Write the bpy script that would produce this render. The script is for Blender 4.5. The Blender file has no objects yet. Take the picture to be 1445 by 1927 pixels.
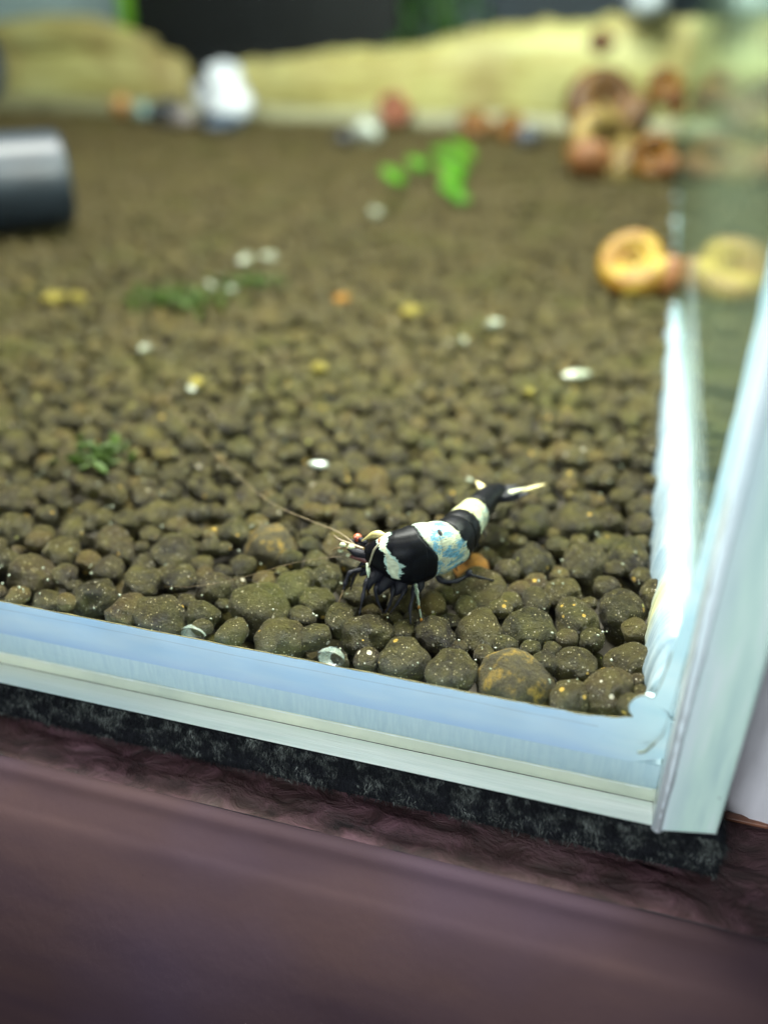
import bpy, bmesh, math, random
import numpy as np
from mathutils import Vector, noise, Matrix

random.seed(7); rng = np.random.default_rng(7)
S = bpy.context.scene
COL = S.collection
R = math.radians

# ---------------------------------------------------------------- camera, world, lights, exposure (1 unit = 1 cm)
cam_d = bpy.data.cameras.new('camera'); cam = bpy.data.objects.new('camera', cam_d); COL.objects.link(cam)
cam.location = (0, 0, 6.5)
cam.rotation_euler = (R(90 - 31.3), 0, R(16.0))
cam_d.sensor_fit = 'VERTICAL'; cam_d.sensor_height = 36; cam_d.sensor_width = 27
cam_d.lens = 1660 / 1927 * 36
cam_d.clip_start = 0.5; cam_d.clip_end = 400
cam_d.dof.use_dof = True; cam_d.dof.focus_distance = 10.1
cam_d.dof.aperture_fstop = 0.088
S.camera = cam

W = bpy.data.worlds.new('World'); S.world = W; W.use_nodes = True
W.node_tree.nodes['Background'].inputs[0].default_value = (.75, .8, .9, 1)
W.node_tree.nodes['Background'].inputs[1].default_value = 0.05

def area(name, loc, size, power, col, target):
    l = bpy.data.lights.new(name, 'AREA'); l.shape = 'RECTANGLE'; l.size, l.size_y = size
    l.energy = power; l.color = col
    o = bpy.data.objects.new(name, l); COL.objects.link(o); o.location = loc
    o.rotation_euler = (Vector(target) - Vector(loc)).to_track_quat('-Z', 'Y').to_euler()
    return o
area('tank_light', (-13, 27, 26), (30, 5), 35500, (1.0, .985, .90), (-11, 25, 0))
area('tank_light_near', (-4.0, 14.0, 13), (8, 1.1), 10200, (1.0, .985, .90), (-2.8, 9.6, 0))
area('front_fill_light', (-3, -7, 7.6), (6, 1.6), 2500, (.90, .95, 1.0), (-2, 7, -.5))  # added fill near the camera, brightens the silicone and glass fronts
S.view_settings.view_transform = 'Standard'; S.view_settings.look = 'None'
S.view_settings.exposure = 0.0; S.view_settings.gamma = 1
S.render.engine = 'CYCLES'
S.cycles.max_bounces = 10; S.cycles.transparent_max_bounces = 16

# ---------------------------------------------------------------- helpers
def tag(o, label=None, cat=None, group=None, kind=None):
    if label: o['label'] = label
    if cat: o['category'] = cat
    if group: o['group'] = group
    if kind: o['kind'] = kind
    return o
def link(name, me, mat=None, parent=None, smooth=True):
    o = bpy.data.objects.new(name, me); COL.objects.link(o)
    if mat is not None and not me.materials:
        for m in (mat if isinstance(mat, (list, tuple)) else [mat]): me.materials.append(m)
    if parent: o.parent = parent
    if smooth:
        me.polygons.foreach_set('use_smooth', np.ones(len(me.polygons), bool))
    return o
def pymesh(name, v, f):
    me = bpy.data.meshes.new(name); me.from_pydata([tuple(p) for p in v], [], f); me.update(); return me
def npmesh(name, V, F):
    me = bpy.data.meshes.new(name); n, m, k = len(V), len(F), F.shape[1]
    me.vertices.add(n); me.vertices.foreach_set('co', V.astype(np.float32).ravel())
    me.loops.add(m * k); me.loops.foreach_set('vertex_index', F.astype(np.int32).ravel())
    me.polygons.add(m); me.polygons.foreach_set('loop_start', np.arange(0, m * k, k, dtype=np.int32))
    me.polygons.foreach_set('loop_total', np.full(m, k, np.int32)); me.update(calc_edges=True); return me
def empty(name, loc=(0, 0, 0)):
    o = bpy.data.objects.new(name, None); COL.objects.link(o); o.location = loc; o.empty_display_size = .3; return o
def grid_faces(nu, nv, closed=False):
    f = []
    for i in range(nu - 1):
        for j in range(nv if closed else nv - 1):
            j2 = (j + 1) % nv
            f.append((i * nv + j, i * nv + j2, (i + 1) * nv + j2, (i + 1) * nv + j))
    return f
def box_mesh(name, a, b, bev=0.0, seg=2):
    bm = bmesh.new(); bmesh.ops.create_cube(bm, size=1)
    for v in bm.verts:
        v.co = Vector([(a[i] + b[i]) / 2 + v.co[i] * (b[i] - a[i]) for i in range(3)])
    if bev: bmesh.ops.bevel(bm, geom=bm.edges[:], offset=bev, segments=seg, affect='EDGES', profile=.6)
    me = bpy.data.meshes.new(name); bm.to_mesh(me); bm.free(); return me
def tube_mesh(name, pts, rad, n=8, flat=1.0):
    pts = [Vector(p) for p in pts]; V = []; k = len(pts)
    if isinstance(rad, (int, float)): rad = [rad] * k
    for i, p in enumerate(pts):
        t = (pts[min(i + 1, k - 1)] - pts[max(i - 1, 0)]).normalized()
        a = t.cross(Vector((0, 0, 1)));
        if a.length < .05: a = t.cross(Vector((0, 1, 0)))
        a.normalize(); b = a.cross(t)
        for j in range(n):
            q = 2 * math.pi * j / n
            V.append(p + (a * math.cos(q) + b * math.sin(q) * flat) * rad[i])
    F = grid_faces(k, n, True); F.append(tuple(range(n))[::-1]); F.append(tuple((k - 1) * n + j for j in range(n)))
    return pymesh(name, V, F)
def smooth_path(P, n):
    P = [Vector(p) for p in P]; out = []
    Q = [P[0] * 2 - P[1]] + P + [P[-1] * 2 - P[-2]]
    for i in range(n):
        u = i / (n - 1) * (len(P) - 1); k = min(int(u), len(P) - 2); t = u - k
        a, b, c, d = Q[k:k + 4]
        out.append(.5 * ((2 * b) + (c - a) * t + (2 * a - 5 * b + 4 * c - d) * t * t + (3 * b - a - 3 * c + d) * t ** 3))
    return out
def blob_mesh(name, r, sub=3, amp=.15, freq=1.5, seed=0, detail=.0):
    bm = bmesh.new(); bmesh.ops.create_icosphere(bm, subdivisions=sub, radius=1)
    for v in bm.verts:
        p = v.co * freq + Vector((seed * 7.3, seed * 1.9, -seed * 3.1))
        k = 1 + amp * noise.noise(p) * 1.6
        if detail: k += detail * noise.fractal(v.co * 4 + Vector((seed, 0, 0)), 1, 2, 3)
        v.co = Vector((v.co.x * r[0], v.co.y * r[1], v.co.z * r[2])) * k
    me = bpy.data.meshes.new(name); bm.to_mesh(me); bm.free(); return me

# ---- node helpers
class N:
    def __init__(s, name):
        s.m = bpy.data.materials.new(name); s.m.use_nodes = True; s.t = s.m.node_tree; s.t.nodes.clear()
        s.out = s.t.nodes.new('ShaderNodeOutputMaterial')
    def n(s, typ, ins=None, **kw):
        x = s.t.nodes.new(typ)
        for k, v in kw.items(): setattr(x, k, v)
        for k, v in (ins or {}).items():
            if isinstance(v, bpy.types.NodeSocket): s.t.links.new(v, x.inputs[k])
            else: x.inputs[k].default_value = v
        return x
    def surf(s, sock): s.t.links.new(sock, s.out.inputs[0]); return s.m
    def ramp(s, fac, stops, interp='LINEAR'):
        r = s.n('ShaderNodeValToRGB', {0: fac}); e = r.color_ramp.elements; r.color_ramp.interpolation = interp
        while len(e) < len(stops): e.new(.5)
        for i, (p, c) in enumerate(stops): e[i].position = p; e[i].color = (*c, 1) if len(c) == 3 else c
        return r.outputs[0]
    def mix(s, f, a, b, mode='MIX'):
        x = s.n('ShaderNodeMix', data_type='RGBA', blend_type=mode)
        for i, v in ((0, f), (6, a), (7, b)):
            if isinstance(v, bpy.types.NodeSocket): s.t.links.new(v, x.inputs[i])
            else: x.inputs[i].default_value = v if i == 0 or len(v) == 4 else (*v, 1)
        return x.outputs[2]
    def math(s, op, a, b=0.0, c=None, clamp=False):
        ins = {0: a, 1: b}
        if c is not None: ins[2] = c
        return s.n('ShaderNodeMath', ins, operation=op, use_clamp=clamp).outputs[0]
    def noise(s, vec, scale, detail=3, rough=.55, dist=0):
        return s.n('ShaderNodeTexNoise', {'Vector': vec, 'Scale': scale, 'Detail': detail, 'Roughness': rough, 'Distortion': dist}).outputs[0]
    def bump(s, h, strength=.3, dist=.02):
        return s.n('ShaderNodeBump', {'Height': h, 'Strength': strength, 'Distance': dist}).outputs[0]
    def pbr(s, col, rough=.6, normal=None, **kw):
        ins = {'Base Color': (*col, 1) if isinstance(col, tuple) and len(col) == 3 else col, 'Roughness': rough}
        if normal is not None: ins['Normal'] = normal
        ins.update({k.replace('_', ' '): v for k, v in kw.items()})
        return s.n('ShaderNodeBsdfPrincipled', ins).outputs[0]
    def shmix(s, f, a, b): 
        return s.n('ShaderNodeMixShader', {0: f, 1: a, 2: b}).outputs[0]
    @property
    def pos(s): return s.n('ShaderNodeNewGeometry').outputs['Position']

def soil_material():
    s = N('soil_grain'); g = s.n('ShaderNodeNewGeometry'); pos = g.outputs['Position']
    rnd = s.math('FRACT', s.math('ADD', g.outputs['Random Per Island'], s.n('ShaderNodeObjectInfo').outputs['Random']))
    base = s.ramp(rnd, [(0, (.012, .0095, .006)), (.2, (.034, .028, .012)), (.4, (.020, .0155, .0105)), (.6, (.056, .045, .014)), (.8, (.030, .022, .015)), (1, (.100, .068, .018))])
    big = s.noise(pos, .45, 3, .6)
    n1 = s.noise(pos, 4.5, 5, .75)
    sep0 = s.n('ShaderNodeSeparateXYZ', {0: pos})
    mid = s.math('MULTIPLY_ADD', sep0.outputs[1], .10, -.45, clamp=True)      # more olive algae away from the front glass
    base = s.mix(s.math('MULTIPLY', s.math('MULTIPLY_ADD', n1, 3.4, -1.35, clamp=True), s.math('MULTIPLY_ADD', mid, .45, .42)), base, (.130, .112, .023))
    # paler, browner tone over the farther soil, olive algae in patches
    sep = s.n('ShaderNodeSeparateXYZ', {0: pos})
    far = s.math('MULTIPLY_ADD', sep.outputs[1], .06, -.7, clamp=True)
    base = s.mix(s.math('MULTIPLY', far, .8), base, s.mix(s.math('MULTIPLY', n1, .8), (.180, .142, .056), (.030, .023, .011)))
    alg = s.math('MULTIPLY_ADD', big, 5, -2.55, clamp=True)
    base = s.mix(s.math('MULTIPLY', alg, .55), base, (.080, .088, .012))
    # fine mineral specks, white and golden
    vo = s.n('ShaderNodeTexVoronoi', {'Vector': pos, 'Scale': 34.0, 'Randomness': 1.0})
    vc = s.n('ShaderNodeSeparateColor', {0: vo.outputs['Color']})
    size = s.math('MULTIPLY', s.math('POWER', vc.outputs[0], 2.2), .34)
    dot = s.math('LESS_THAN', vo.outputs['Distance'], size)
    vo2 = s.n('ShaderNodeTexVoronoi', {'Vector': pos, 'Scale': 7.5})
    vc2 = s.n('ShaderNodeSeparateColor', {0: vo2.outputs['Color']})
    dot2 = s.math('LESS_THAN', vo2.outputs['Distance'], s.math('MULTIPLY', s.math('POWER', vc2.outputs[0], 5.0), .26))
    dcol = s.ramp(vc.outputs[1], [(0, (.42, .40, .30)), (.5, (.50, .42, .2)), (1, (.55, .5, .42))])
    dcol2 = s.ramp(vc2.outputs[1], [(0, (.55, .36, .07)), (.45, (.45, .45, .12)), (.6, (.6, .55, .42)), (1, (.5, .26, .06))], 'CONSTANT')
    col = s.mix(s.math('MULTIPLY', dot, .8), base, dcol); col = s.mix(dot2, col, dcol2)
    h = s.math('ADD', s.math('MULTIPLY', s.noise(pos, 34, 4, .8), 1.6), s.math('MULTIPLY', s.noise(pos, 9, 3, .6), 1.3))
    return s.surf(s.pbr(col, s.ramp(n1, [(0, (.28,) * 3), (1, (.62,) * 3)]), s.bump(h, 1.0, .085), Specular_IOR_Level=.22))

def grain_variant(name, c1, c2, c3, scale=6):
    s = N(name); pos = s.pos; n1 = s.noise(pos, scale, 6, .75); n2 = s.noise(pos, scale * 5, 4, .8)
    col = s.ramp(n1, [(.3, c1), (.5, c2), (.68, c3)])
    return s.surf(s.pbr(col, .75, s.bump(n2, 1.0, .07), Specular_IOR_Level=.3))
def simple(name, col, rough=.5, var=.25, scale=3, bump=.0, **kw):
    s = N(name); pos = s.n('ShaderNodeTexCoord').outputs['Object']; n1 = s.noise(pos, scale, 4, .6)
    lo = tuple(c * (1 - var) for c in col); hi = tuple(min(1, c * (1 + var)) for c in col)
    c = s.ramp(n1, [(.3, lo), (.7, hi)])
    return s.surf(s.pbr(c, rough, s.bump(s.noise(pos, scale * 6, 3), bump, .03) if bump else None, **kw))
def translucent(name, c1, c2, scale=1.5, tr=.5, gloss=.25, rough=.25, stretch=(1, 1, 1), transp=0.0, bump=.15):
    s = N(name); pos = s.pos
    mp = s.n('ShaderNodeMapping', {'Vector': pos, 'Scale': stretch}).outputs[0]
    n1 = s.noise(mp, scale, 4, .55)
    col = s.ramp(n1, [(.32, c1), (.68, c2)])
    bm = s.bump(s.noise(mp, scale * 5, 3), bump, .03)
    d = s.n('ShaderNodeBsdfDiffuse', {'Color': col, 'Normal': bm}).outputs[0]
    t = s.n('ShaderNodeBsdfTranslucent', {'Color': col, 'Normal': bm}).outputs[0]
    x = s.shmix(tr, d, t)
    g = s.n('ShaderNodeBsdfGlossy', {'Roughness': rough, 'Normal': bm}).outputs[0]
    fr = s.n('ShaderNodeFresnel', {'IOR': 1.35}).outputs[0]
    x = s.shmix(s.math('MULTIPLY', fr, gloss * 4, clamp=True), x, g)
    if transp: x = s.shmix(transp, x, s.n('ShaderNodeBsdfTransparent', {'Color': (.9, .97, 1, 1)}).outputs[0])
    return s.surf(x)
def clear_glass(name, tint=(.97, .99, .985), refl=.5):
    s = N(name); fr = s.n('ShaderNodeFresnel', {'IOR': 1.45}).outputs[0]
    fr = s.math('MULTIPLY', fr, s.math('SUBTRACT', 1.0, s.n('ShaderNodeNewGeometry').outputs['Backfacing']))
    fr = s.math('MINIMUM', fr, .12)
    g = s.n('ShaderNodeBsdfGlossy', {'Roughness': .03}).outputs[0]
    return s.surf(s.shmix(s.math('MULTIPLY', fr, refl), s.n('ShaderNodeBsdfTransparent', {'Color': (*tint, 1)}).outputs[0], g))

M = {}
M['soil'] = soil_material()
M['orange_grain'] = grain_variant('orange_grain', (.06, .022, .005), (.30, .13, .016), (.36, .20, .04), 5)
M['mossy_grain'] = grain_variant('mossy_grain', (.018, .014, .007), (.040, .032, .008), (.24, .15, .014), 4.5)
M['yellow_grain'] = grain_variant('yellow_grain', (0.1184, 0.0888, 0.0148), (0.2516, 0.2072, 0.0296), (0.3108, 0.2738, 0.0814), 7)
M['pale_grain'] = simple('pale_grain', (0.3404, 0.3848, 0.3256), .2, .15, 4)
M['clear'] = clear_glass('clear_pane')
M['silicone'] = translucent('silicone', (.42, .66, .88), (.55, .76, .93), .9, .5, .12, .3, (1, 1, 1), .0, .1)

# ---------------------------------------------------------------- table and what stands beside the tank
s = N('plum_wood'); pos = s.pos
mp = s.n('ShaderNodeMapping', {'Vector': pos, 'Scale': (1.0, 1.5, 1.2)}).outputs[0]
n1 = s.noise(mp, 2.2, 6, .68, .6); n2 = s.noise(pos, .35, 2, .5)
sep = s.n('ShaderNodeSeparateXYZ', {0: pos})
c = s.ramp(n1, [(.34, (.006, .003, .004)), (.5, (.042, .018, .022)), (.70, (.115, .055, .072))])
c = s.mix(s.math('MULTIPLY_ADD', n2, 3, -1.1, clamp=True), c, s.mix(.5, c, (.085, .055, .045)))
bmp = s.bump(n1, .9, .12)
M['table_top'] = s.surf(s.pbr(c, .6, bmp, Specular_IOR_Level=.3))
s = N('table_front'); pos = s.pos
mp = s.n('ShaderNodeMapping', {'Vector': pos, 'Scale': (.25, 1, 1.3)}).outputs[0]
n1 = s.noise(mp, 1.1, 3, .5); n2 = s.noise(pos, .3, 3, .5); n3 = s.noise(pos, 60, 2, .6)
c = s.ramp(n1, [(.35, (.040, .024, .031)), (.65, (.062, .036, .036))])
c = s.mix(s.math('MULTIPLY_ADD', n2, 4, -1.7, clamp=True), c, (.052, .034, .050))
scr_ = s.math('GREATER_THAN', s.noise(s.n('ShaderNodeMapping', {'Vector': pos, 'Scale': (1.1, 3, 3)}).outputs[0], 5, 5, .8, .4), .68)
c = s.mix(s.math('MULTIPLY', scr_, .45), c, (.015, .008, .010))
c = s.mix(s.math('MULTIPLY', n3, .35), c, (.028, .018, .022))
M['table_front'] = s.surf(s.pbr(c, .8, s.bump(s.noise(pos, 1.2, 4), .18, .08), Specular_IOR_Level=.10))

table = empty('table', (0, 5, -9)); tag(table, 'dark plum brown table with rough textured top and rounded moulded front edge under the tank', 'table')
def profile_mesh(name, prof, x0, x1, nx, wob, off=(0, 0, 0)):
    V = []
    for i in range(nx):
        x = x0 + (x1 - x0) * i / (nx - 1)
        for j, (y, z) in enumerate(prof):
            k = wob(x, y, z); V.append((x - off[0], y - off[1], z + k - off[2]))
    return pymesh(name, V, grid_faces(nx, len(prof)))
def dens(P, n): return [(p.x, p.y) for p in smooth_path([(a, b, 0) for a, b in P], n)]
lean = lambda x: 0.0
top = [(7.75 - .05 * i, -1.66) for i in range(0, 34)]
def wob_top(x, y, z):
    return .075 * noise.fractal(Vector((x * 1.1, y * 3.2, 0)), .8, 2, 4) * (1 if y > 6.15 else .3)
me = profile_mesh('table_top', [(60, -1.66), (20, -1.66)] + top, -40, 30, 500, wob_top, table.location)
link('table_top', me, M['table_top'], table)
prof = dens([(6.1, -1.665), (6.02, -1.655), (5.94, -1.68), (5.84, -1.77), (5.66, -1.90), (5.5, -2.02), (5.2, -2.34), (4.85, -2.80), (4.5, -3.4), (4.25, -4.2), (4.15, -6), (4.15, -9)], 90)
me = profile_mesh('front_edge', prof, -40, 30, 240, lambda x, y, z: .012 * noise.noise(Vector((x * .5, y * 2, z))), table.location)
link('front_edge', me, M['table_front'], table)

# white plastic sheet standing on the table right of the tank
V = []; nx, nz = 90, 60
for i in range(nx):
    for j in range(nz):
        x = 1.8 + 9 * i / (nx - 1); z = -1.66 + 7 * j / (nz - 1)
        fold = .10 * math.exp(-((x - 2.02 - .12 * (z + 1)) / .05) ** 2) - .22 * abs(noise.noise(Vector((x * 1.4, z * .9, 3))))
        V.append((x, 7.62 + fold + .05 * (z + 1.66), z))
fr = grid_faces(nx, nz); nn = len(V)
V += [(v[0], v[1] + .06, v[2]) for v in V]; F = [f[::-1] for f in fr] + [tuple(q + nn for q in f) for f in fr]
me = pymesh('plastic_sheet', V, F)
o = link('plastic_sheet', me, simple('white_plastic', (.60, .60, .63), .22, .06, 1.2, .05)); tag(o, 'creased glossy pale white plastic standing on the table right of the tank corner', 'plastic sheet')
o = link('table_strip', box_mesh('table_strip', (1.80, 7.50, -1.65), (12, 7.60, -1.60), .015), simple('orange_brown', (.20, .085, .05), .4, .3, 2)); o.parent = table; o.matrix_parent_inverse = Matrix.Translation(-Vector(table.location))
o['label'] = 'thin orange brown strip along the back of the textured top'

# felt mat under the tank
mat_o = empty('felt_mat', (-8, 6.65, -1.66)); tag(mat_o, 'thick black felt mat with frayed fibres, greyed at the top as if lit, lying under the glass tank', 'mat')
s = N('black_felt'); pos = s.pos; n1 = s.noise(pos, 9, 4, .75)
M['felt'] = s.surf(s.pbr(s.ramp(n1, [(.3, (.006, .007, .010)), (.7, (.022, .025, .030))]), .95, s.bump(s.noise(pos, 40, 3), .8, .04), Specular_IOR_Level=.1))
s = N('felt_fibre'); g = s.n('ShaderNodeNewGeometry'); 
patch = s.math('MULTIPLY_ADD', s.noise(g.outputs['Position'], 3.6, 4, .7), 7.0, -3.3, clamp=True)
c = s.mix(patch, s.ramp(g.outputs['Random Per Island'], [(0, (.004, .005, .007)), (1, (.022, .025, .028))]), s.ramp(g.outputs['Random Per Island'], [(0, (.012, .015, .014)), (.6, (.06, .07, .066)), (1, (.30, .34, .31))]))
M['fibre'] = s.surf(s.pbr(c, .9, None, Specular_IOR_Level=.1))
V = []; xs = np.linspace(-14, 1.70, 260); ring = [(6.70, -1.64), (6.665, -1.6), (6.65, -1.5), (6.645, -1.35), (6.65, -1.2), (6.66, -1.12), (6.70, -1.085), (6.8, -1.075), (7.6, -1.075), (44, -1.075), (44, -1.64)]
for x in xs:
    for y, z in ring:
        k = .018 * noise.noise(Vector((x * 3, y * 3, z * 3))); V.append((x + 8, y + (k if y < 10 else 0) - 6.65, z + k * .5 + 1.66))
F = grid_faces(len(xs), len(ring)); F.append(tuple((len(xs) - 1) * len(ring) + j for j in range(len(ring))))
link('felt', pymesh('felt', V, F), M['felt'], mat_o)
nf = 52000
x = rng.uniform(-9.5, 1.72, nf); q = rng.random(nf)
side = rng.random(nf) < .03
z = -1.06 - .24 * q ** 1.2 - .30 * (q ** 5); y = np.full(nf, 6.655) + rng.normal(0, .01, nf)  # grey fibres gather near the top, their colour standing in for light there
x[side] = 1.70; y[side] = rng.uniform(6.65, 8.2, side.sum())
L = rng.uniform(.04, .13, nf) * (1 - .3 * q); 
d = np.stack([rng.normal(.25, .5, nf) , -np.abs(rng.normal(.35, .25, nf)), -rng.uniform(.3, 1.1, nf)], 1)
d[side, 0] = np.abs(d[side, 0]); d /= np.linalg.norm(d, axis=1)[:, None]
P = np.stack([x + 8, y - 6.65, z + 1.66], 1)
wv = np.cross(d, rng.normal(0, 1, (nf, 3))); wv /= np.linalg.norm(wv, axis=1)[:, None]; wv *= rng.uniform(.0035, .006, nf)[:, None]
V = np.stack([P - wv, P + wv, P + d * L[:, None]], 1).reshape(-1, 3)
o = link('fibres', npmesh('fibres', V, np.arange(nf * 3).reshape(-1, 3)), M['fibre'], mat_o, False); tag(o, None, None, None, 'stuff')

# ---------------------------------------------------------------- the tank
tank = empty('aquarium', (-17, 6.67, -1.07)); tag(tank, 'clear glass aquarium with pale blue silicone seams standing on a black mat', 'aquarium')
def tpart(name, me, mat, smooth=True):
    for v in me.vertices: v.co -= Vector(tank.location)
    return link(name, me, mat, tank, smooth)
M['edge'] = translucent('ground_glass_edge', (.72, .80, .72), (.97, .99, .92), 1.0, .04, .15, .3, (.35, 6, 6), .0, .3)
M['plate_edge'] = translucent('plate_edge', (.56, .74, .82), (.66, .83, .88), 2.2, .12, .15, .3, (14, 1, 1.5), .0, .3)
M['warm_edge'] = translucent('warm_edge', (.56, .62, .52), (.84, .86, .68), .5, .12, .15, .3, (1.2, 1, .5), .0, .3)
# front pane: clear faces, frosted bottom and end faces
def pane(name, a, b, mats, frosted):
    me = box_mesh(name, a, b, .002, 1)
    for m in mats: me.materials.append(m)
    for p in me.polygons:
        nrm = p.normal
        p.material_index = 1 if any(nrm.dot(Vector(k)) > .9 for k in frosted) else 0
    return tpart(name, me, None, False)
pane('front_pane', (-44, 6.67, -1.05), (.985, 6.985, 30), (M['clear'], M['edge']), [(0, 0, -1), (1, 0, 0)])
# base plate, its front edge seen through the front pane
me = box_mesh('base_plate', (-44, 7.0, -.865), (.988, 47.6, -.53), .004, 1); tpart('base_plate', me, M['plate_edge'])
me = box_mesh('base_strip', (-44, 6.99, -1.05), (.988, 8.2, -.868), .003, 1); tpart('base_strip', me, M['warm_edge'])
pts = [(x_, 6.992, -.874 + .004 * noise.noise(Vector((x_ * 4, 0, 0)))) for x_ in np.linspace(-12, .95, 300)]
tpart('glue_line', tube_mesh('glue_line', pts, [.004 + .008 * max(0, noise.noise(Vector((p[0] * 6, 2, 0)))) for p in pts], 5), simple('glue_white', (.85, .92, .95), .3, .1, 5))
# side pane: green-white front edge, inside face reflects the tank like a mirror at this low angle
s = N('side_face'); pos = s.pos; sep = s.n('ShaderNodeSeparateXYZ', {0: pos})
mp = s.n('ShaderNodeMapping', {'Vector': pos, 'Scale': (1, .5, 3)}).outputs[0]
scr = s.noise(mp, 3.0, 5, .75)
gl = s.n('ShaderNodeBsdfGlossy', {'Color': (.80, .92, .84, 1), 'Roughness': .05, 'Normal': s.bump(s.noise(pos, 22, 3), .04, .02)}).outputs[0]
df = s.n('ShaderNodeBsdfDiffuse', {'Color': s.ramp(scr, [(.3, (.06, .10, .075)), (.7, (.12, .17, .12))])}).outputs[0]
fz = s.math('MULTIPLY', s.math('SUBTRACT', s.math('ADD', 2.1, s.math('MULTIPLY', scr, .5)), sep.outputs[2]), .75, clamp=True)   # film of silicone smeared up the wall near the front
fy = s.math('MULTIPLY', s.math('SUBTRACT', 18.5, sep.outputs[1]), .17, clamp=True)
film = s.n('ShaderNodeBsdfDiffuse', {'Color': s.ramp(scr, [(.3, (0.3108, 0.444, 0.4588)), (.7, (0.4292, 0.5476, 0.5476))])}).outputs[0]
M['mirror_side'] = s.surf(s.shmix(s.math('MULTIPLY', s.math('MULTIPLY', fz, fy), .62), s.shmix(.76, df, gl), film))
s = N('side_edge'); pos = s.pos; sep = s.n('ShaderNodeSeparateXYZ', {0: pos})
mp = s.n('ShaderNodeMapping', {'Vector': pos, 'Scale': (3, 1, .35)}).outputs[0]
n1 = s.noise(mp, 1.6, 4, .55)
c = s.ramp(n1, [(.3, (.52, .74, .70)), (.5, (.66, .90, .80)), (.7, (.80, .95, .92))])
gx = s.math('MULTIPLY_ADD', sep.outputs[0], 4.0, -4.1, clamp=True)
c = s.mix(gx, s.mix(.6, c, (.62, .72, .82)), c)
vo = s.n('ShaderNodeTexVoronoi', {'Vector': pos, 'Scale': 2.6}); dirt = s.math('LESS_THAN', s.math('ADD', vo.outputs['Distance'], s.math('MULTIPLY', s.noise(pos, 18, 2), .1)), .088)
c = s.mix(s.math('MULTIPLY', dirt, .55), c, (.10, .13, .12))
bmp = s.bump(n1, .25, .05)
x = s.shmix(.12, s.n('ShaderNodeBsdfDiffuse', {'Color': c, 'Normal': bmp}).outputs[0], s.n('ShaderNodeBsdfTranslucent', {'Color': c, 'Normal': bmp}).outputs[0])
x = s.shmix(s.math('MULTIPLY', s.n('ShaderNodeFresnel', {'IOR': 1.4}).outputs[0], .7), x, s.n('ShaderNodeBsdfGlossy', {'Roughness': .2}).outputs[0])
M['side_edge'] = s.surf(x)
me = bpy.data.meshes.new('side_pane'); bm = bmesh.new(); bmesh.ops.create_cube(bm, size=1)
a, b = (.99, 6.60, -1.05), (1.60, 48.2, 30)
for v in bm.verts: v.co = Vector([(a[i] + b[i]) / 2 + v.co[i] * (b[i] - a[i]) for i in range(3)])
bmesh.ops.bevel(bm, geom=[e for e in bm.edges if all(v.co.y < 7 for v in e.verts)], offset=.045, segments=3, affect='EDGES', profile=.5)
# the chipped lower outer corner
for v in bm.verts:
    if v.co.z < 0 and v.co.x > 1.5 and v.co.y < 7: v.co.z += .13
bm.to_mesh(me); bm.free()
me.materials.append(M['side_edge']); me.materials.append(M['mirror_side'])
for p in me.polygons: p.material_index = 1 if p.normal.x < -.95 else 0
tpart('side_pane', me, None, False)
pane('back_pane', (-44, 47.7, -1.05), (.985, 48.2, 30), (M['clear'], M['edge']), [(0, 0, -1)])

# silicone seam on the inner face: along the bottom, round the corner and up the side pane
prof = [(-44, .0), (-12, .0), (-6, -.005), (-3, .0), (-1, -.005), (0, .0), (.25, .015), (.42, .04), (.54, .075), (.605, .10), (.565, .16), (.555, .25), (.595, .35), (.68, .41), (.755, .40),
        (.79, .50), (.81, .65), (.835, .9), (.855, 1.2), (.885, 1.7), (.905, 2.4), (.925, 3.4), (.94, 5), (.955, 8), (.96, 14), (.96, 29)]
pp = smooth_path([(a, 0, b) for a, b in prof], 520)
V = []; nu = 9
for p in pp:
    x, z = p.x, p.z
    e = .012 * noise.fractal(Vector((x * 3, z * 3, 1)), 1, 2, 3)
    if z < .12 and x < .56: o0 = Vector((x, 0, z + e)); o1 = Vector((x * (1 if x < 0 else 1 + x * .3), 0, -.53))
    else: o0 = Vector((x + e, 0, z)); o1 = Vector((.992, 0, z if z > .75 else z * 1.71 - .53))
    for j in range(nu):
        u = j / (nu - 1); q = o0.lerp(o1, u)
        y = 6.992 + (.10 * math.sin(min(1, u * 3.2) * math.pi / 2) ** .7 if j else 0)
        y -= .0
        V.append((q.x, 6.99 if j == 0 else y, q.z))
# front skin lies on the glass (y 6.99), back skin bulges into the tank
nn = len(V); V2 = [(v[0], 6.988, v[2]) for v in V]
f1 = grid_faces(len(pp), nu); F = [f[::-1] for f in f1] + [tuple(q + nn for q in f) for f in f1]
s = N('blue_silicone'); pos = s.pos; sep = s.n('ShaderNodeSeparateXYZ', {0: pos})
n1 = s.noise(s.n('ShaderNodeMapping', {'Vector': pos, 'Scale': (.5, 1, 2)}).outputs[0], 1.3, 4, .55)
c = s.ramp(n1, [(.3, (.52, .74, .94)), (.7, (.70, .86, .97))])
low = s.math('MULTIPLY_ADD', sep.outputs[2], -5.5, -1.95, clamp=True)            # darker blue towards the glue line
c = s.mix(s.math('MULTIPLY', low, .5), c, (.40, .58, .88))
teal = s.math('MULTIPLY_ADD', sep.outputs[0], 1.4, -.15, clamp=True)
c = s.mix(s.math('MULTIPLY', teal, .7), c, s.ramp(n1, [(.35, (.62, .84, .86)), (.65, (.80, .95, .94))]))
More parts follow.
